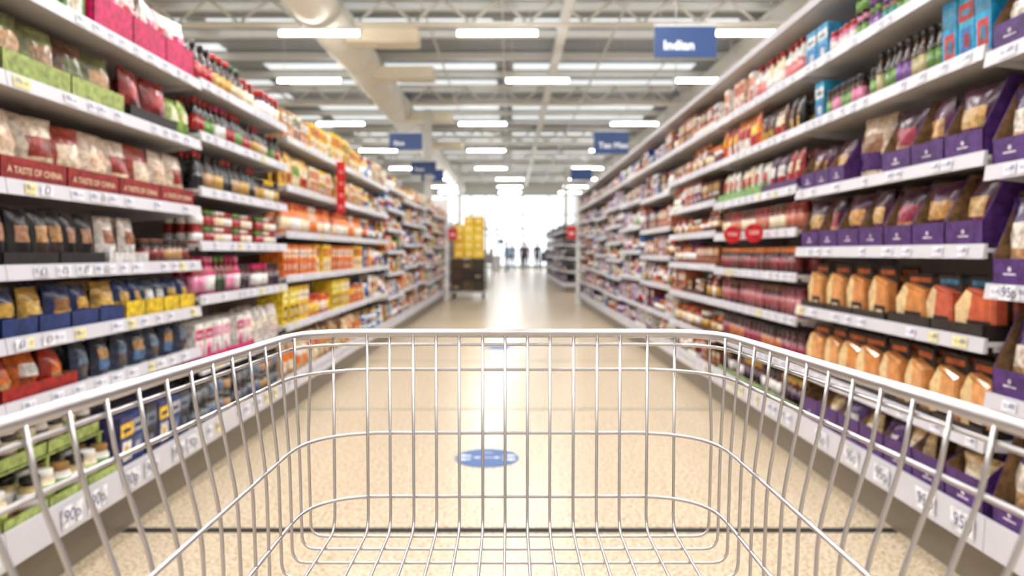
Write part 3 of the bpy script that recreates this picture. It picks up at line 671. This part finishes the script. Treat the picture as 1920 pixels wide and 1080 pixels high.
for x,y,cs in((-1.35,38,[(160,170,190),(220,215,210),(120,130,150)]),(-1.2,31.5,[(225,220,215),(205,180,160),(170,160,160)]),(2.2,39.5,[(90,70,90),(60,60,80),(160,60,70)]),(2.3,33.4,[(60,50,70),(110,60,80),(200,190,190)])):
    m=MB();m.box(x-.5,x+.5,y-.4,y+.4,.62,.66,lin((205,205,205)))
    for a in(-.46,.43):
        for b_ in(-.36,.33): m.box(x+a,x+a+.03,y+b_,y+b_+.03,0,.62,lin((160,160,165)))
    for i in range(5):
        for j in range(3):
            h=R.uniform(.2,.7);m.box(x-.47+i*.19,x-.47+i*.19+.17,y-.36+j*.25,y-.36+j*.25+.2,.6615,.6615+h,lin(R.choice(cs)))
    m.obj('display_table',[M_CARD])
# ------------------------------------------------------------ people
skin=solid('skin',(205,160,135),.5)
def skinned(pts,edges,root,mats,sub=2):
    me=bpy.data.meshes.new('tmp');me.from_pydata([p[0] for p in pts],edges,[])
    o=bpy.data.objects.new('tmp',me);scene.collection.objects.link(o)
    sk=o.modifiers.new('s','SKIN')
    for i,p in enumerate(pts):
        r=p[1];me.skin_vertices[0].data[i].radius=(r,r) if not isinstance(r,tuple) else r
        me.skin_vertices[0].data[i].use_root=(i==root)
    sb=o.modifiers.new('u','SUBSURF');sb.levels=sub;sb.render_levels=sub
    bpy.context.view_layer.update()
    dg=bpy.context.evaluated_depsgraph_get();ev=bpy.data.meshes.new_from_object(o.evaluated_get(dg))
    bpy.data.objects.remove(o);return ev
def person(x,y,rot,shirt,pants,hair,step=.12,scale=1.0,arm=.1):
    e=empty('shopper',(x,y,0));e.rotation_euler=(0,0,rot);e.scale=(scale,)*3
    sm=solid('shirt',shirt,.8);pm=solid('trousers',pants,.8);hm=solid('hair',hair,.6);bm=solid('shoes',(40,36,36),.5)
    pts=[((0,0,.98),(.15,.11)),((0,0,1.15),(.13,.095)),((0,.0,1.34),(.17,.11)),((0,0,1.44),(.10,.08)),((0,-.005,1.50),.052),((0,-.01,1.56),.05)]
    ed=[(0,1),(1,2),(2,3),(3,4),(4,5)]
    def ad(p,r,par): pts.append((p,r));ed.append((par,len(pts)-1));return len(pts)-1
    hands=[]
    for sx in(-1,1):
        st=step*sx
        h=ad((sx*.09,0,.90),.095,0);k=ad((sx*.1,-st*.6-.02,.50),.062,h);c=ad((sx*.1,-st*.4+.03,.33),.056,k);a=ad((sx*.1,-st*1.0+.03,.08),.04,c)
        t=ad((sx*.11,-st-.10,.035),.035,a);ad((sx*.115,-st-.17,.03),.028,t)
        s1=ad((sx*.185,0,1.40),.06,2+1);el=ad((sx*.235,.03+arm*sx*.4,1.12),.043,s1);w=ad((sx*.24,-.06+arm*sx,.89),.028,el)
        pm_=ad((sx*.24,-.075+arm*sx,.83),(.022,.036),w);hands.append((sx,pts[pm_][0]))
    ev=skinned(pts,ed,0,None)
    for m_ in(sm,pm,skin,bm): ev.materials.append(m_)
    for p in ev.polygons:
        cx,cy,cz=p.center
        arm_=abs(cx)>.19
        if cz<.075: mi=3
        elif arm_ and cz<.93: mi=2
        elif cz<.97 and not arm_: mi=1
        elif cz>1.49: mi=2
        else: mi=0
        p.material_index=mi;p.use_smooth=True
    b_=bpy.data.objects.new('body',ev);scene.collection.objects.link(b_);b_.parent=e
    for sx,hp in hands:
        for k in range(4):
            yy=hp[1]-.028+k*.018;L=(.07,.082,.078,.06)[k]
            f=skinned([((hp[0],yy,hp[2]+.01),.009),((hp[0]-sx*.004,yy,hp[2]-.02-L*.5),.008),((hp[0]-sx*.018,yy,hp[2]-.015-L),.007)],[(0,1),(1,2)],0,None,1)
            f.materials.append(skin);fo=bpy.data.objects.new('finger_%d'%(k+1),f);scene.collection.objects.link(fo);fo.parent=e
        f=skinned([((hp[0],hp[1]-.02,hp[2]+.03),.011),((hp[0]-sx*.01,hp[1]-.05,hp[2]+.0),.009),((hp[0]-sx*.015,hp[1]-.06,hp[2]-.03),.008)],[(0,1),(1,2)],0,None,1)
        f.materials.append(skin);fo=bpy.data.objects.new('thumb',f);scene.collection.objects.link(fo);fo.parent=e
    nl,ns=14,18
    def hd(off,rx,ry,rz,cz,cond,mat,nm):
        m=MB();vs=[];fs=[]
        for i in range(nl+1):
            th=math.pi*i/nl
            for k in range(ns):
                ph=2*math.pi*k/ns;X=math.sin(th)*math.cos(ph);Y=math.sin(th)*math.sin(ph);Z=math.cos(th)
                w=1 if Z>-.1 else 1-.30*(-Z-.1)
                nose=.018 if (Y<-.85 and -.25<Z<.05 and abs(X)<.2) else 0
                vs.append((X*rx*w,off+Y*ry*w-nose,cz+Z*rz))
        for i in range(nl):
            for k in range(ns):
                f=(i*ns+k,(i+1)*ns+k,(i+1)*ns+(k+1)%ns,i*ns+(k+1)%ns)
                c=[sum(vs[q][a] for q in f)/4 for a in range(3)]
                if cond(c): fs.append(f)
        m.add(vs,fs,(1,1,1,1),0,True);m.obj(nm,[mat],e)
    hd(-.01,.076,.096,.118,1.655,lambda c:True,skin,'head')
    hd(.0,.086,.104,.126,1.663,lambda c:c[2]>1.715 or (c[1]>.0 and c[2]>1.57),hm,'hair')
    m=MB()
    for sx in(-1,1):
        m.lathe(sx*.03,-.098,[(.001,1.658),(.009,1.662),(.009,1.668),(.001,1.672)],[lin((40,30,28))]*4,8)
        m.box(sx*.078-.006,sx*.078+.006,-.02,.01,1.63,1.685,lin((205,160,135)))
    m.box(-.022,.022,-.098,-.088,1.598,1.606,lin((170,90,85)));m.obj('face_features',[M_MATTE],e)
person(.13,44,.3,(150,165,185),(80,100,140),(90,70,55))
person(.80,43,math.pi,(80,80,95),(40,42,55),(60,45,40))
person(1.02,44.6,0,(150,95,95),(60,60,75),(40,32,30))
person(1.62,42,math.pi,(45,48,60),(35,35,45),(35,28,26),step=.15)
person(-.2,42.5,-1.2,(110,150,190),(60,70,100),(110,80,50))
# ------------------------------------------------------------ cart
cart=empty('shopping_cart',(0,0,0))
mc,nt,b=new_mat('chromed_wire')
b.inputs['Base Color'].default_value=lin((190,186,187));b.inputs['Metallic'].default_value=.92
tc2=nt.nodes.new('ShaderNodeTexCoord');nz=nt.nodes.new('ShaderNodeTexNoise');nz.inputs['Scale'].default_value=60
nt.links.new(tc2.outputs['Object'],nz.inputs['Vector']);mr=nt.nodes.new('ShaderNodeMapRange');mr.inputs['To Min'].default_value=.27;mr.inputs['To Max'].default_value=.40
nt.links.new(nz.outputs['Fac'],mr.inputs['Value']);nt.links.new(mr.outputs['Result'],b.inputs['Roughness'])
Yf=.75;Yr=-.16
RIM=H-.085
lev=[(.085,.217,.084),(.123,.213,.072),(.19,.209,.005),(.257,.207,0.0),(.300,.205,0.0)]
def hw(d,y):
    d=max(.085,min(.3,d))
    for a,b_ in zip(lev[:-1],lev[1:]):
        if d<=b_[0]+1e-6:
            t=(d-a[0])/(b_[0]-a[0]);w=a[1]*(1-t)+b_[1]*t;k=a[2]*(1-t)+b_[2]*t
            return w+k*max(0,.70-y)
m=MB()
def loop(d,r,rad,z=None):
    z=H-d
    wf=hw(d,.72);wr=hw(d,Yr)
    m.tube(fillet([(-wr,Yr,z),(-wf,Yf,z),(wf,Yf,z),(wr,Yr,z)],rad,10),r,12)
loop(.085,.0047,.058)
z_=H-.085-.0115
m.tube(fillet([(-hw(.085,Yr),Yr,z_),(-hw(.085,.72)+.002,Yf-.002,z_),(hw(.085,.72)-.002,Yf-.002,z_),(hw(.085,Yr),Yr,z_)],.056,10),.0018,8)
loop(.123,.0018,.085);loop(.19,.0019,.085);loop(.257,.0019,.075)
FZ=H-.290
xs=[626,689,731,775,818,861,905,947,989,1031,1075,1119,1162,1213,1264]
for xp in xs:
    x=(xp-956)/F*Yf
    m.tube(fillet([(x,Yf-.003,RIM),(x*.985,Yf-.006,FZ),(x*.99,Yr,FZ)],.02,6),.0015,8)
y=.737;i=0
while y>Yr:
    wt=hw(.085,y)- (0.010 if y>.73 else (.003 if y>.70 else 0))
    L=[(wt,RIM),(hw(.123,y)-(0.006 if y>.73 else 0),H-.123),(hw(.19,y),H-.19),(hw(.257,y),H-.257),(hw(.3,y)+.001,FZ-.004)]
    pts=[(-a,y,z) for a,z in L]+[(a,y,z) for a,z in reversed(L)]
    rr=[0,.01,.02,.01,.014,.014,.01,.02,.01,0]
    m.tube(fillet(pts,rr,5),.0015,8)
    y-=.0315;i+=1
for k in range(14):
    x=-.19+k*.38/13;m.tube([(x,Yr,RIM),(x,Yr,FZ)],.0015,6)
wr=hw(.085,Yr)
m.tube([(-wr,Yr,RIM),(wr,Yr,RIM)],.0046,10);m.tube([(-.2,Yr,FZ),(.2,Yr,FZ)],.003,8)
m.obj('basket',[mc],cart)
m=MB()
for s in(-1,1):
    m.tube([(s*wr,Yr+.02,RIM),(s*wr,Yr-.14,RIM+.02)],.008,10)
    m.tube(fillet([(s*.2,Yr,FZ),(s*.24,Yr-.05,.4),(s*.26,Yr-.02,.17),(s*.2,.62,.14)],.06,8),.011,10)
    m.tube([(s*.2,.1,FZ-.005),(s*.235,-.15,.45)],.008,8)
m.tube([(-.2,.62,.14),(.2,.62,.14)],.011,10);m.tube([(-.26,Yr,.18),(.26,Yr,.18)],.009,10)
m.obj('frame',[mc],cart)
m=MB();m.tube([(-wr-.01,Yr-.14,RIM+.02),(wr+.01,Yr-.14,RIM+.02)],.014,14,lin((40,60,120)));m.obj('handle',[M_PAINT],cart)
m=MB()
for s in(-1,1):
    for x,y in((s*.2,.60),(s*.26,Yr)):
        m.tube([(x-.014,y-.02,.055),(x+.014,y-.02,.055)],.055,18,lin((50,50,54)));m.tube([(x-.016,y-.02,.055),(x+.016,y-.02,.055)],.02,12,lin((170,170,175)))
        for q in(-.019,.019): m.box(x+q-.002,x+q+.002,y-.035,y+.01,.05,.13,lin((180,180,184)))
        m.box(x-.021,x+.021,y-.035,y+.015,.125,.135,lin((180,180,184)))
m.obj('castors',[M_PAINT],cart)
# ------------------------------------------------------------ world, camera
w=bpy.data.worlds.new('World');scene.world=w;w.use_nodes=True
bg=w.node_tree.nodes['Background'];bg.inputs[0].default_value=(.92,.97,1,1);bg.inputs[1].default_value=2.0
cd=bpy.data.cameras.new('camera');co=bpy.data.objects.new('camera',cd);scene.collection.objects.link(co)
co.location=(0,0,H);co.rotation_euler=(math.pi/2,0,0);cd.sensor_width=36;cd.lens=36*F/1920
cd.shift_x=4/1920;cd.shift_y=-66/1920;cd.clip_start=.02;cd.clip_end=200
cd.dof.use_dof=True;cd.dof.focus_distance=.68;cd.dof.aperture_fstop=5.4
scene.camera=co
scene.view_settings.view_transform='Standard'
scene.view_settings.look='None'
scene.view_settings.exposure=0.0
print('polys',sum(len(o.data.polygons) for o in scene.objects if o.type=='MESH'))
